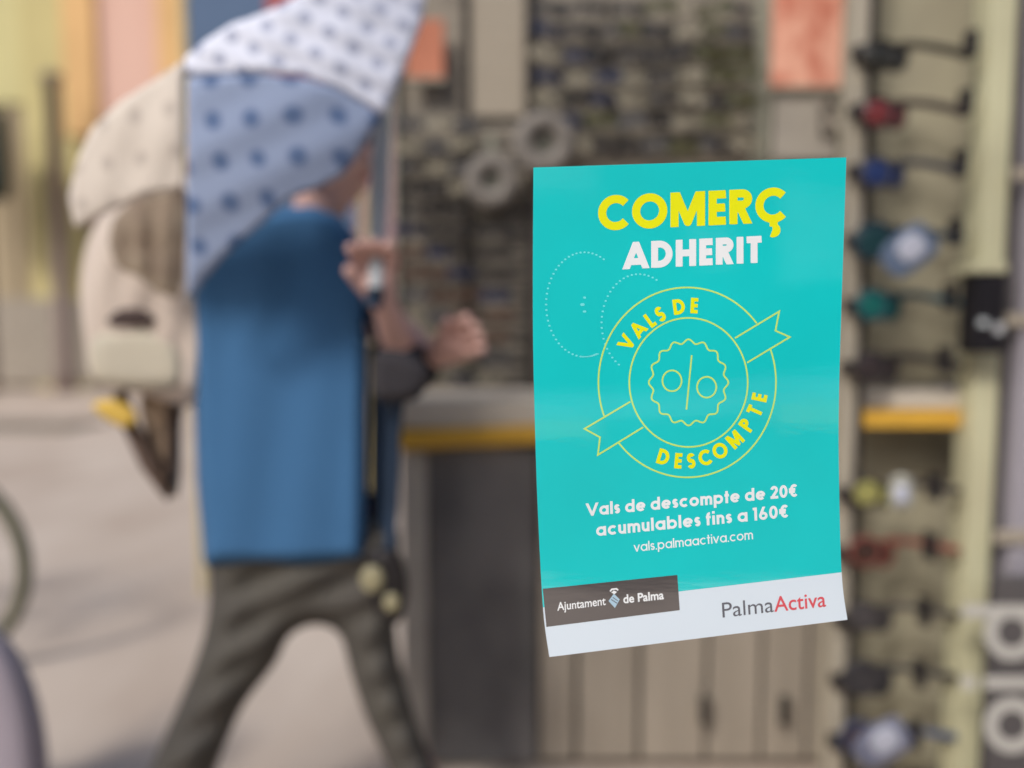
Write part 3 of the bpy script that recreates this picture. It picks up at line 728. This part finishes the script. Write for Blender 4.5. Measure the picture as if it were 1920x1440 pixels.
m_teal = print_mat('turquoise_print', (0, 216, 215)); m_white = print_mat('white_vinyl', (222, 234, 255), .35, var=.01); m_grey = print_mat('dark_grey_print', (84, 78, 76))
m_yprint = print_mat('yellow_print', (255, 252, 0), .4); m_lime = print_mat('lime_line', (205, 250, 120), .6); m_wprint = print_mat('white_print_ink', (240, 248, 255), .25)
m_red = print_mat('red_print_ink', (222, 70, 84), .6); m_gink = print_mat('grey_print_ink', (92, 94, 104), .6); m_bink = print_mat('pale_blue_ink', (176, 208, 226), .6)

LT = [(1000, 314), (999, 500), (999.5, 650), (1003, 800), (1008, 950), (1018, 1139), (1030, 1232)]
RT = [(1587, 295), (1582, 450), (1577, 600), (1573, 750), (1573, 880), (1578, 1073), (1589, 1162)]
def cr(T, t):
    t = max(0, min(len(T) - 1 - 1e-9, t)); i = int(t); f = t - i
    p = [np.array(T[max(0, min(len(T) - 1, i + j))], float) for j in (-1, 0, 1, 2)]
    return 0.5 * ((2 * p[1]) + (-p[0] + p[2]) * f + (2 * p[0] - 5 * p[1] + 4 * p[2] - p[3]) * f * f + (-p[0] + 3 * p[1] - 3 * p[2] + p[3]) * f ** 3)
def patch(name, t0, t1, u0, u1, off, m, parent, thick=0.0):
    NU, NV = 40, max(6, int((t1 - t0) * 12)); vs, fs = [], []
    for layer in ((0, thick) if thick else (0,)):
        for j in range(NV + 1):
            t = t0 + (t1 - t0) * j / NV; a, b = cr(LT, t), cr(RT, t)
            for i in range(NU + 1):
                u = u0 + (u1 - u0) * i / NU; p = a + (b - a) * u
                vs.append(tuple(on_sheet(p[0], p[1], off - layer)))
    N = (NU + 1) * (NV + 1)
    for j in range(NV):
        for i in range(NU):
            q = [j * (NU + 1) + i, (j + 1) * (NU + 1) + i, (j + 1) * (NU + 1) + i + 1, j * (NU + 1) + i + 1]
            fs.append(q)
            if thick: fs.append([k + N for k in q[::-1]])
    if thick:
        for i in range(NU):
            fs.append([i, i + 1, i + 1 + N, i + N]); k = NV * (NU + 1) + i; fs.append([k + 1, k, k + N, k + 1 + N])
        for j in range(NV):
            k = j * (NU + 1); fs.append([k + NU + 1, k, k + N, k + NU + 1 + N]); k += NU; fs.append([k, k + NU + 1, k + NU + 1 + N, k + N])
    me = bpy.data.meshes.new(name); me.from_pydata(vs, [], fs)
    return child(link(name, me, m, None, not thick), parent)
stk = empty('sticker', P(1300, 1200, GLASS_Y), 'turquoise COMERÇ ADHERIT sticker with a white foot on the shop window', 'sticker')
patch('backing', 0, 6, 0, 1, 0.0, m_white, stk, 0.0004)
patch('turquoise_field', 0, 5, 0, 1, 0.00005, m_teal, stk)
# dark badge
bd = Flat(); cor = [(1017.5, 1104), (1270, 1078), (1274.5, 1144), (1024.5, 1175.5)]
NB = 24
for j in range(6):
    for i in range(NB):
        def bl(u, v): return tuple((1 - v) * ((1 - u) * np.array(cor[0]) + u * np.array(cor[1])) + v * ((1 - u) * np.array(cor[3]) + u * np.array(cor[2])))
        bd.f.append([bl(i / NB, j / 6), bl((i + 1) / NB, j / 6), bl((i + 1) / NB, (j + 1) / 6), bl(i / NB, (j + 1) / 6)])
bd.build('badge', m_grey, 0.0001, stk)
T0 = 0.00014
t = Flat(); t.glyphs('COMERÇ', (1122, 432.5), (1474, 416.0), 65, 15.4, (0.0, -1), gap=0.10); t.build('headline', m_yprint, T0, stk)
t = Flat(); t.glyphs('ADHERIT', (1170, 505), (1428, 492.5), 50.5, 12.8, (0.0, -1), gap=0.12); t.build('subheadline', m_wprint, T0, stk)
t = Flat(); t.glyphs('Vals de descompte de 20€', (1100, 968), (1496, 931), 24, 5.0, (-0.03, -1), gap=0.10, space=.38, res=.5); t.build('text_line', m_wprint, T0, stk)
t = Flat(); t.glyphs('acumulables fins a 160€', (1118, 1005.5), (1479, 970), 24.5, 5.0, (-0.04, -1), gap=0.10, space=.38, res=.5); t.build('text_line', m_wprint, T0, stk)
t = Flat(); t.glyphs('vals.palmaactiva.com', (1189, 1035), (1412, 1011), 18, 2.4, (-0.05, -1), gap=0.10, res=.45); t.build('text_line', m_wprint, T0, stk)
# seal
t = Flat()
for ch, c, a in (('V', (1175, 642), -61), ('A', (1196, 617), -48), ('L', (1219, 600), -36), ('S', (1238, 589), -26), ('D', (1273, 575), -8), ('E', (1302, 573), 3)):
    t.one(ch, c, a, 29, 6.6, sx=.93)
t.build('seal_word', m_yprint, T0, stk); t = Flat()
for ch, c, a in (('D', (1244, 857), 17), ('E', (1272, 864), 5), ('S', (1296, 864), -4), ('C', (1322, 858), -15), ('O', (1350, 845), -28), ('M', (1378, 824), -42), ('P', (1400, 797), -55), ('T', (1415, 770), -66), ('E', (1424, 745), -78)):
    t.one(ch, c, a, 29, 6.6, sx=.93 if ch != 'M' else .86)
t.build('seal_word', m_yprint, T0, stk)
t = Flat(); LW = 3.1
CX, CY = 1288.5, 717
def ell(cx, cy, rx, ry, a0, a1, n_=None): return [(cx + rx * math.cos(R(a)), cy - ry * math.sin(R(a))) for a in np.linspace(a0, a1, n_ or int(abs(a1 - a0) / 2.5) + 2)]
def angof(p, rx, ry): return math.degrees(math.atan2(-(p[1] - CY) / ry, (p[0] - CX) / rx))
a1, a2 = angof((1423, 603), 166.5, 178), angof((1447, 653), 166.5, 178)
b1, b2 = angof((1131, 781), 166.5, 178), angof((1159, 829), 166.5, 178)
t.line(ell(CX, CY, 166.5, 178, a1, 180 + (180 + b1)), LW)
t.line(ell(CX, CY, 166.5, 178, b2, a2), LW)
t.line(ell(1291, 717, 111, 121, 0, 359.99, 120)[:-1], LW, True)
sc_pts = [(1291 + (71 + 3.6 * math.cos(R(a) * 16)) * math.cos(R(a)), 717 - (77 + 3.8 * math.cos(R(a) * 16)) * math.sin(R(a))) for a in np.arange(0, 360, 1.5)]
t.line(sc_pts, LW, True)
t.line(ell(1260, 714, 18, 19.5, 0, 360, 40)[:-1], LW, True); t.line(ell(1325, 726, 18, 19.5, 0, 360, 40)[:-1], LW, True)
t.line([(1297, 666), (1287, 768)], LW)
t.line([(1378, 634), (1461, 584), (1454, 620), (1481, 632), (1401, 680)], LW)
t.line([(1182, 753), (1096, 804), (1125, 820), (1121, 853), (1206, 801)], LW)
t.build('seal_outline', m_lime, T0, stk)
# foot lettering
t = Flat(); t.f = font_faces('Ajuntament', (1045, 1145), (1136, 1134), 15.5, (-.05, -1), 0.012); t.build('badge_lettering', m_wprint, T0, stk)
t = Flat(); t.f = font_faces('de Palma', (1169, 1131), (1245, 1123), 15.5, (-.05, -1), 0.026); t.build('badge_lettering', m_wprint, T0 + .00002, stk)
t = Flat(); t.f = font_faces('Palma', (1355, 1158), (1451, 1147), 28, (-.06, -1), 0.0); t.build('logo_lettering', m_gink, T0, stk)
t = Flat(); t.f = font_faces('Activa', (1452, 1147), (1549, 1137), 28, (-.06, -1), 0.008); t.build('logo_lettering', m_red, T0, stk)
# emblem: lozenge under a small bat crest
t = Flat(); t.f = [[(1141, 1127), (1151, 1113), (1162, 1124), (1153, 1140)]]; t.build('emblem', m_bink, T0, stk)
t = Flat(); t.f = [[(1146, 1111), (1151, 1107), (1157, 1110), (1152, 1114)]]; t.line([(1144, 1109), (1147, 1105), (1156, 1104), (1159, 1107)], 3.0); t.build('emblem', m_wprint, T0 + .00004, stk)
t = Flat(); t.line([(1146, 1124), (1157, 1131)], 1.6); t.line([(1149, 1120), (1159, 1127)], 1.4); t.build('emblem', m_gink, T0 + .00008, stk)
# faint dotted rings: reflections in the window, painted on as pale dots
t = Flat()
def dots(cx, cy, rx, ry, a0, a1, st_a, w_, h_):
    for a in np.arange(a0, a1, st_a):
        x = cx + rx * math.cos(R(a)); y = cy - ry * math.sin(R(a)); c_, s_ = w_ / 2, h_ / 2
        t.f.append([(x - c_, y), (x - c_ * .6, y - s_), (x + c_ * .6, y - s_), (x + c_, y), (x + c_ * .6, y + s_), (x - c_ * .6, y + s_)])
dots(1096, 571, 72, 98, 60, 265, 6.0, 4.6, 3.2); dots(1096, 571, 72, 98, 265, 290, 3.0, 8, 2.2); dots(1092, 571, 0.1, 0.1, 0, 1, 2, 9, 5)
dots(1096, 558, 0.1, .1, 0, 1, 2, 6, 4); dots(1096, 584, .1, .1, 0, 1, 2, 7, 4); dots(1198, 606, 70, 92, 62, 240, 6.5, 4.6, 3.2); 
m_dot = print_mat('pale_reflection_tint', (120, 236, 236), .5)
t.build('reflected_rings', m_dot, T0 - .00005, stk)

# ------------------------------------------------------------------ the person
YP = 1.35
m_skin = mat('skin', (206, 166, 154), 0.55, 0.08, 12)
def fabric(name, base, dot, period, rad, alpha=1.0, rot=12, sq=1.0):
    m = bpy.data.materials.new(name); m.use_nodes = True; nn, l = m.node_tree.nodes, m.node_tree.links; b = nn['Principled BSDF']
    b.inputs['Roughness'].default_value = .85; b.inputs['Specular IOR Level'].default_value = .15
    tc = nn.new('ShaderNodeTexCoord'); mp = nn.new('ShaderNodeMapping'); mp.inputs['Rotation'].default_value = (0, R(rot), 0); mp.inputs['Scale'].default_value = (1 / period, 0, 1 / (period * sq))
    l.new(tc.outputs['Object'], mp.inputs[0])
    no = nn.new('ShaderNodeTexNoise'); no.inputs['Scale'].default_value = 5; va = nn.new('ShaderNodeVectorMath'); va.operation = 'SCALE'; va.inputs['Scale'].default_value = 0.5
    l.new(tc.outputs['Object'], no.inputs['Vector']); l.new(no.outputs['Color'], va.inputs[0]); ad = nn.new('ShaderNodeVectorMath'); ad.operation = 'ADD'
    l.new(mp.outputs[0], ad.inputs[0]); l.new(va.outputs[0], ad.inputs[1])
    fr = nn.new('ShaderNodeVectorMath'); fr.operation = 'FRACTION'; su = nn.new('ShaderNodeVectorMath'); su.operation = 'SUBTRACT'; su.inputs[1].default_value = (.5, 0, .5)
    mu = nn.new('ShaderNodeVectorMath'); mu.operation = 'MULTIPLY'; mu.inputs[1].default_value = (1, 0, 1); le = nn.new('ShaderNodeVectorMath'); le.operation = 'LENGTH'
    l.new(ad.outputs[0], fr.inputs[0]); l.new(fr.outputs[0], su.inputs[0]); l.new(su.outputs[0], mu.inputs[0]); l.new(mu.outputs[0], le.inputs[0])
    mr = nn.new('ShaderNodeMapRange'); mr.inputs['From Min'].default_value = rad; mr.inputs['From Max'].default_value = rad + .12; l.new(le.outputs['Value'], mr.inputs[0])
    mx = nn.new('ShaderNodeMix'); mx.data_type = 'RGBA'; mx.inputs['A'].default_value = (*[v * ALB for v in lin(dot)], 1); mx.inputs['B'].default_value = (*[min(.85, v * ALB) for v in lin(base)], 1)
    l.new(mr.outputs[0], mx.inputs['Factor']); l.new(mx.outputs['Result'], b.inputs['Base Color'])
    b.inputs['Alpha'].default_value = alpha
    return m
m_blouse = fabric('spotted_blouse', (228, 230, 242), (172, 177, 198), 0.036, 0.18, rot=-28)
m_blouse2 = fabric('spotted_blouse_shade', (150, 163, 190), (94, 114, 150), 0.055, 0.17, rot=4)  # shaded copy of the spotted cloth, its shade put into the colour
m_blue = mat('blue_cotton', (66, 108, 148), 0.85, 0.08, 2.0, 0.15)
m_navy = mat('navy_cotton', (48, 62, 80), 0.85, 0.1, 6, 0.15); m_pants = mat('olive_grey_trousers', (92, 88, 80), 0.9, 0.1, 4, 0.1, c2=(78, 74, 71))
m_beige = mat('beige_canvas', (228, 212, 196), 0.9, 0.08, 5, c2=(204, 186, 170)); m_brown = mat('brown_leather', (112, 92, 76), .7, .15, 8, c2=(84, 66, 58))
pr = empty('person', (P(560, 1600, YP).x, YP, 0), 'person in a long blue tunic and dark trousers walking right under an umbrella', 'person')

def skin_body():
    V, E, Rd = [], [], []
    def v(p, r, link_to=None):
        V.append(tuple(p)); Rd.append(r if isinstance(r, tuple) else (r, r)); i = len(V) - 1
        if link_to is not None: E.append((link_to, i))
        return i
    pel = v(P(565, 900, YP), (.11, .10))
    ws = v(P(560, 760, YP), (.10, .085), pel); ch_ = v(P(560, 560, YP), (.10, .09), ws); up_ = v(P(570, 460, YP), (.085, .08), ch_); nb = v(P(590, 420, YP), (.05, .05), up_)
    nk = v(P(602, 385, YP), (.046, .046), nb); jaw = v(P(632, 335, YP), (.056, .06), nk); hdv = v(P(625, 265, YP), (.085, .075), jaw); v(P(618, 215, YP), (.06, .055), hdv)
    v(P(700, 292, YP), (.013, .013), jaw)
    for sgn, yy, el, wr_, hand in ((-1, YP - .0, P(750, 655, YP - .06), P(722, 575, YP - .15), P(712, 528, YP - .165)), (1, YP + .05, P(735, 600, YP + .1), P(812, 672, YP + .02), P(850, 648, YP - .02))):
        sh = v(P(610, 470, yy), .045, up_)
        e_ = v(el, .03, sh); mid = v(el.lerp(wr_, .5), .027, e_); w_ = v(wr_, .02, mid); pm = v(hand, (.026, .02) if sgn < 0 else (.046, .034), w_)
        d = (hand - wr_).normalized(); s = Vector((0, 1, 0)).cross(d).normalized()
        for k, L in enumerate((.062, .072, .068, .052) if sgn > 0 else (.05, .056, .054, .042)):
            o_ = s * (k - 1.5) * .019; b0 = v(hand + d * .03 + o_, .0105, pm)
            b1_ = v(hand + d * (.03 + L * .55) + o_ + Vector((0, -.014, 0)), .0095, b0); v(hand + d * (.03 + L * .62) + o_ + Vector((0, -.034, -.006)), .008, b1_)
        tb = v(hand - s * .03 + Vector((0, -.015, 0)), .012, pm); v(hand - s * .042 + d * .03 + Vector((0, -.028, 0)), .010, tb)
    for hx, kn, an, yy in ((P(520, 960, YP), P(392, 1330, YP), P(275, 1620, YP), -.02), (P(650, 960, YP), P(730, 1330, YP), P(835, 1620, YP), .04)):
        h_ = v(hx, .06, pel); k_ = v(kn, .036, h_); a_ = v((an.x, YP + yy, .09), .036, k_); he = v((an.x + .03, YP + yy, .05), (.034, .03), a_); v((an.x + .15, YP + yy, .03), (.034, .022), he)
    me = bpy.data.meshes.new('body'); me.from_pydata(V, E, []); o = bpy.data.objects.new('body', me); COL.objects.link(o)
    md = o.modifiers.new('skin', 'SKIN'); sv = me.skin_vertices[0].data
    for i, r in enumerate(Rd): sv[i].radius = r
    sv[0].use_root = True
    o.modifiers.new('sub', 'SUBSURF').levels = 2; o.modifiers['sub'].render_levels = 2
    dg = bpy.context.evaluated_depsgraph_get(); dg.update(); m2 = bpy.data.meshes.new_from_object(o.evaluated_get(dg)); bpy.data.objects.remove(o)
    m2.materials.clear(); return link('body', m2, m_skin, None, True)
child(skin_body(), pr)
inflate('hair', [(560, 330), (535, 260), (560, 190), (620, 165), (680, 180), (695, 225), (668, 235), (640, 250), (622, 300), (600, 350), (575, 360)], YP, .09, 40, mat('dark_hair', (84, 70, 62), .6, .2, 20), 8, pr)
for yy in (-.062, .062):
    bm = bmesh.new(); bmesh.ops.create_uvsphere(bm, u_segments=12, v_segments=8, radius=.011, matrix=Matrix.Translation(P(688, 262, YP + yy * .55)))
    child(from_bm('eye', bm, mat('eye', (60, 50, 45), .2), None, True), pr)
bm = bmesh.new(); tube(bm, [P(684, 330, YP - .02), P(690, 329, YP), P(684, 330, YP + .02)], .006, 6); child(from_bm('mouth', bm, mat('lips', (180, 100, 95), .5), None, True), pr)
inflate('trousers', [(392, 980), (480, 960), (660, 960), (742, 980), (746, 1090), (742, 1160), (748, 1230), (775, 1335), (815, 1440), (880, 1622), (790, 1630), (728, 1440), (684, 1340), (655, 1250), (640, 1196), (612, 1174), (575, 1174), (540, 1196), (515, 1245), (455, 1325), (405, 1440), (335, 1630), (215, 1625), (282, 1440), (342, 1305), (380, 1200), (394, 1110)], YP, .075, 60, m_pants, 9, pr, folds=.010, fdir=(.35, .8), fw=62)
for (an, yy) in ((P(275, 1620, YP), -.02), (P(835, 1620, YP), .04)):
    bm = box_bm((an.x - .05, YP + yy - .042, 0.0), (an.x + .2, YP + yy + .042, .075), .03); child(from_bm('shoe', bm, m_navy, None, True), pr)
inflate('tunic', [(352, 430), (400, 402), (480, 392), (590, 382), (640, 406), (672, 450), (688, 520), (692, 640), (690, 900), (688, 1055), (560, 1062), (382, 1062), (368, 900), (360, 640), (352, 520)], YP, .11, 26, m_blue, 9, pr, folds=.0025, fdir=(1, .12), fw=130, curve=False)
inflate('side_panel', [(694, 640), (730, 655), (742, 900), (744, 1056), (694, 1058)], YP + .02, .08, 25, m_navy, 8, pr, curve=False)
inflate('sleeve', [(640, 430), (676, 460), (712, 560), (770, 640), (772, 690), (735, 700), (690, 620), (650, 520)], YP - .04, .05, 20, m_navy, 7, pr)
inflate('sleeve', [(700, 640), (740, 650), (790, 640), (826, 655), (820, 712), (770, 745), (705, 760)], YP + .05, .045, 25, mat('black_sleeve', (44, 42, 44), .85), 7, pr)
# umbrella carried tilted over the shoulder
um = empty('umbrella', P(703, 540, YP - .18), 'white spotted umbrella tilted over the head of the walking person', 'umbrella')
YU = YP - .2
def dome(px, py): return .10 * max(0.0, 1 - ((px - 440) / 400) ** 2 - ((py - 200) / 420) ** 2)
m_pale = fabric('pale_canopy', (220, 208, 194), (196, 184, 172), 0.056, 0.13, rot=4)
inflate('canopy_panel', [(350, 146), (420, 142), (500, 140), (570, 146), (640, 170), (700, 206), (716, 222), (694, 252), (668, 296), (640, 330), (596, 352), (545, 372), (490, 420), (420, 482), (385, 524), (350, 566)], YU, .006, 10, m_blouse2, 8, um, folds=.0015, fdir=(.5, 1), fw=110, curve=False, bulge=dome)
inflate('canopy_panel', [(346, 108), (385, 76), (435, 44), (500, 22), (560, -8), (610, -50), (690, -66), (780, -60), (802, -20), (788, 50), (765, 110), (742, 170), (722, 218), (690, 198), (640, 168), (570, 143), (500, 137), (420, 139), (346, 143)], YU - .0, .006, 10, m_blouse, 8, um, folds=.002, fdir=(-.35, 1), fw=60, curve=False, bulge=dome)
inflate('canopy_panel', [(345, 112), (290, 150), (225, 190), (172, 240), (145, 300), (128, 370), (140, 430), (200, 400), (260, 372), (345, 352)], YU, .006, 10, m_pale, 8, um, folds=.002, fdir=(1, .3), fw=90, curve=False, bulge=dome)
m_shaft = mat('pale_shaft', (168, 172, 174), .45)
child(from_bm('shaft', tube(bmesh.new(), [P(704, 545, YP - .185), P(711, 380, YP - .175), P(716, 230, YP - .165), P(722, 90, YP - .155)], [.011, .014, .014, .01], 10), m_shaft, None, True), um)
child(from_bm('handle', tube(bmesh.new(), [P(704, 540, YP - .185), P(702, 560, YP - .185), P(696, 574, YP - .185)], .014, 10), m_navy, None, True), um)
for q_ in ((716, 222), (640, 330), (490, 420), (350, 566), (345, 112), (130, 372)):
    child(from_bm('rib', tube(bmesh.new(), [P(722, 90, YP - .15), P((722 + q_[0]) / 2, (90 + q_[1]) / 2 - 10, YU + .03), P(q_[0], q_[1], YU + .004)], .0022, 6), m_shaft), um)

# backpack (worn on the back) with pocket and strap
bp_ = empty('backpack', P(240, 730, YP + .02), 'beige backpack with mottled brown pocket on the person under the umbrella', 'backpack')
inflate('bag', [(400, 340), (330, 338), (260, 350), (205, 385), (165, 450), (150, 540), (160, 640), (176, 712), (250, 735), (400, 735)], YP + .02, .11, 60, m_beige, 9, bp_, folds=.004, fdir=(1, .3), fw=80)
inflate('pocket', [(205, 440), (225, 395), (290, 352), (345, 350), (346, 555), (300, 550), (250, 520), (212, 490)], YP - .085, .014, 30, mat('olive_brown_pocket', (176, 160, 138), .9, .2, 22, c2=(138, 118, 102)), 7, bp_, folds=.004, fw=50)
inflate('opening', [(200, 602), (225, 580), (262, 578), (292, 600), (262, 612), (220, 612)], YP - .092, .01, 10, mat('dark_opening', (84, 70, 66), .9), 6, bp_)
inflate('lower_pocket', [(172, 640), (230, 612), (300, 622), (338, 650), (340, 722), (250, 730), (178, 712)], YP - .075, .022, 30, mat('pale_canvas', (208, 198, 176), .9, .1, 8), 8, bp_)
child(from_bm('strap', tube(bmesh.new(), [P(225, 735, YP), P(245, 800, YP), P(285, 870, YP), P(318, 920, YP), P(322, 880, YP), P(324, 740, YP)], [.012, .014, .02, .018, .012, .010], 10), m_brown, None, True), bp_)
inflate('flap', [(268, 735), (342, 735), (340, 800), (338, 900), (325, 935), (290, 850), (268, 800)], YP + .03, .02, 20, mat('tan_canvas', (184, 160, 134), .9), 8, bp_)
inflate('tag', [(172, 762), (205, 748), (240, 760), (258, 780), (245, 800), (215, 795)], YP - .03, .006, 12, mat('amber_tag', (240, 196, 92), .6), 6, bp_)
# dark handbag
hbg = empty('handbag', P(725, 1160, YP - .12), 'small black handbag with brass studs held low by the walking person', 'handbag')
inflate('bag', [(690, 1040), (742, 1030), (764, 1090), (758, 1150), (735, 1172), (700, 1140)], YP - .13, .03, 20, mat('black_leather', (40, 36, 36), .5, .2, 14), 7, hbg)
child(from_bm('strap', tube(bmesh.new(), [P(755, 700, YP - .16), P(742, 800, YP - .15), P(738, 950, YP - .14), P(728, 1045, YP - .13)], .009, 8), m_navy, None, True), hbg)
inflate('top', [(700, 668), (735, 655), (780, 668), (806, 700), (790, 742), (745, 756), (700, 745)], YP - .2, .03, 20, mat('soft_black', (50, 47, 50), .8), 7, hbg)
for cx, cy, r_ in ((698, 1086, .02), (734, 1130, .014)):
    bm = bmesh.new(); bmesh.ops.create_uvsphere(bm, u_segments=14, v_segments=10, radius=r_, matrix=Matrix.Translation(P(cx, cy, YP - .165)) @ Matrix.Diagonal((1, .4, 1.15, 1)))
    child(from_bm('stud', bm, mat('brass', (150, 142, 112), .35, .1), None, True), hbg)
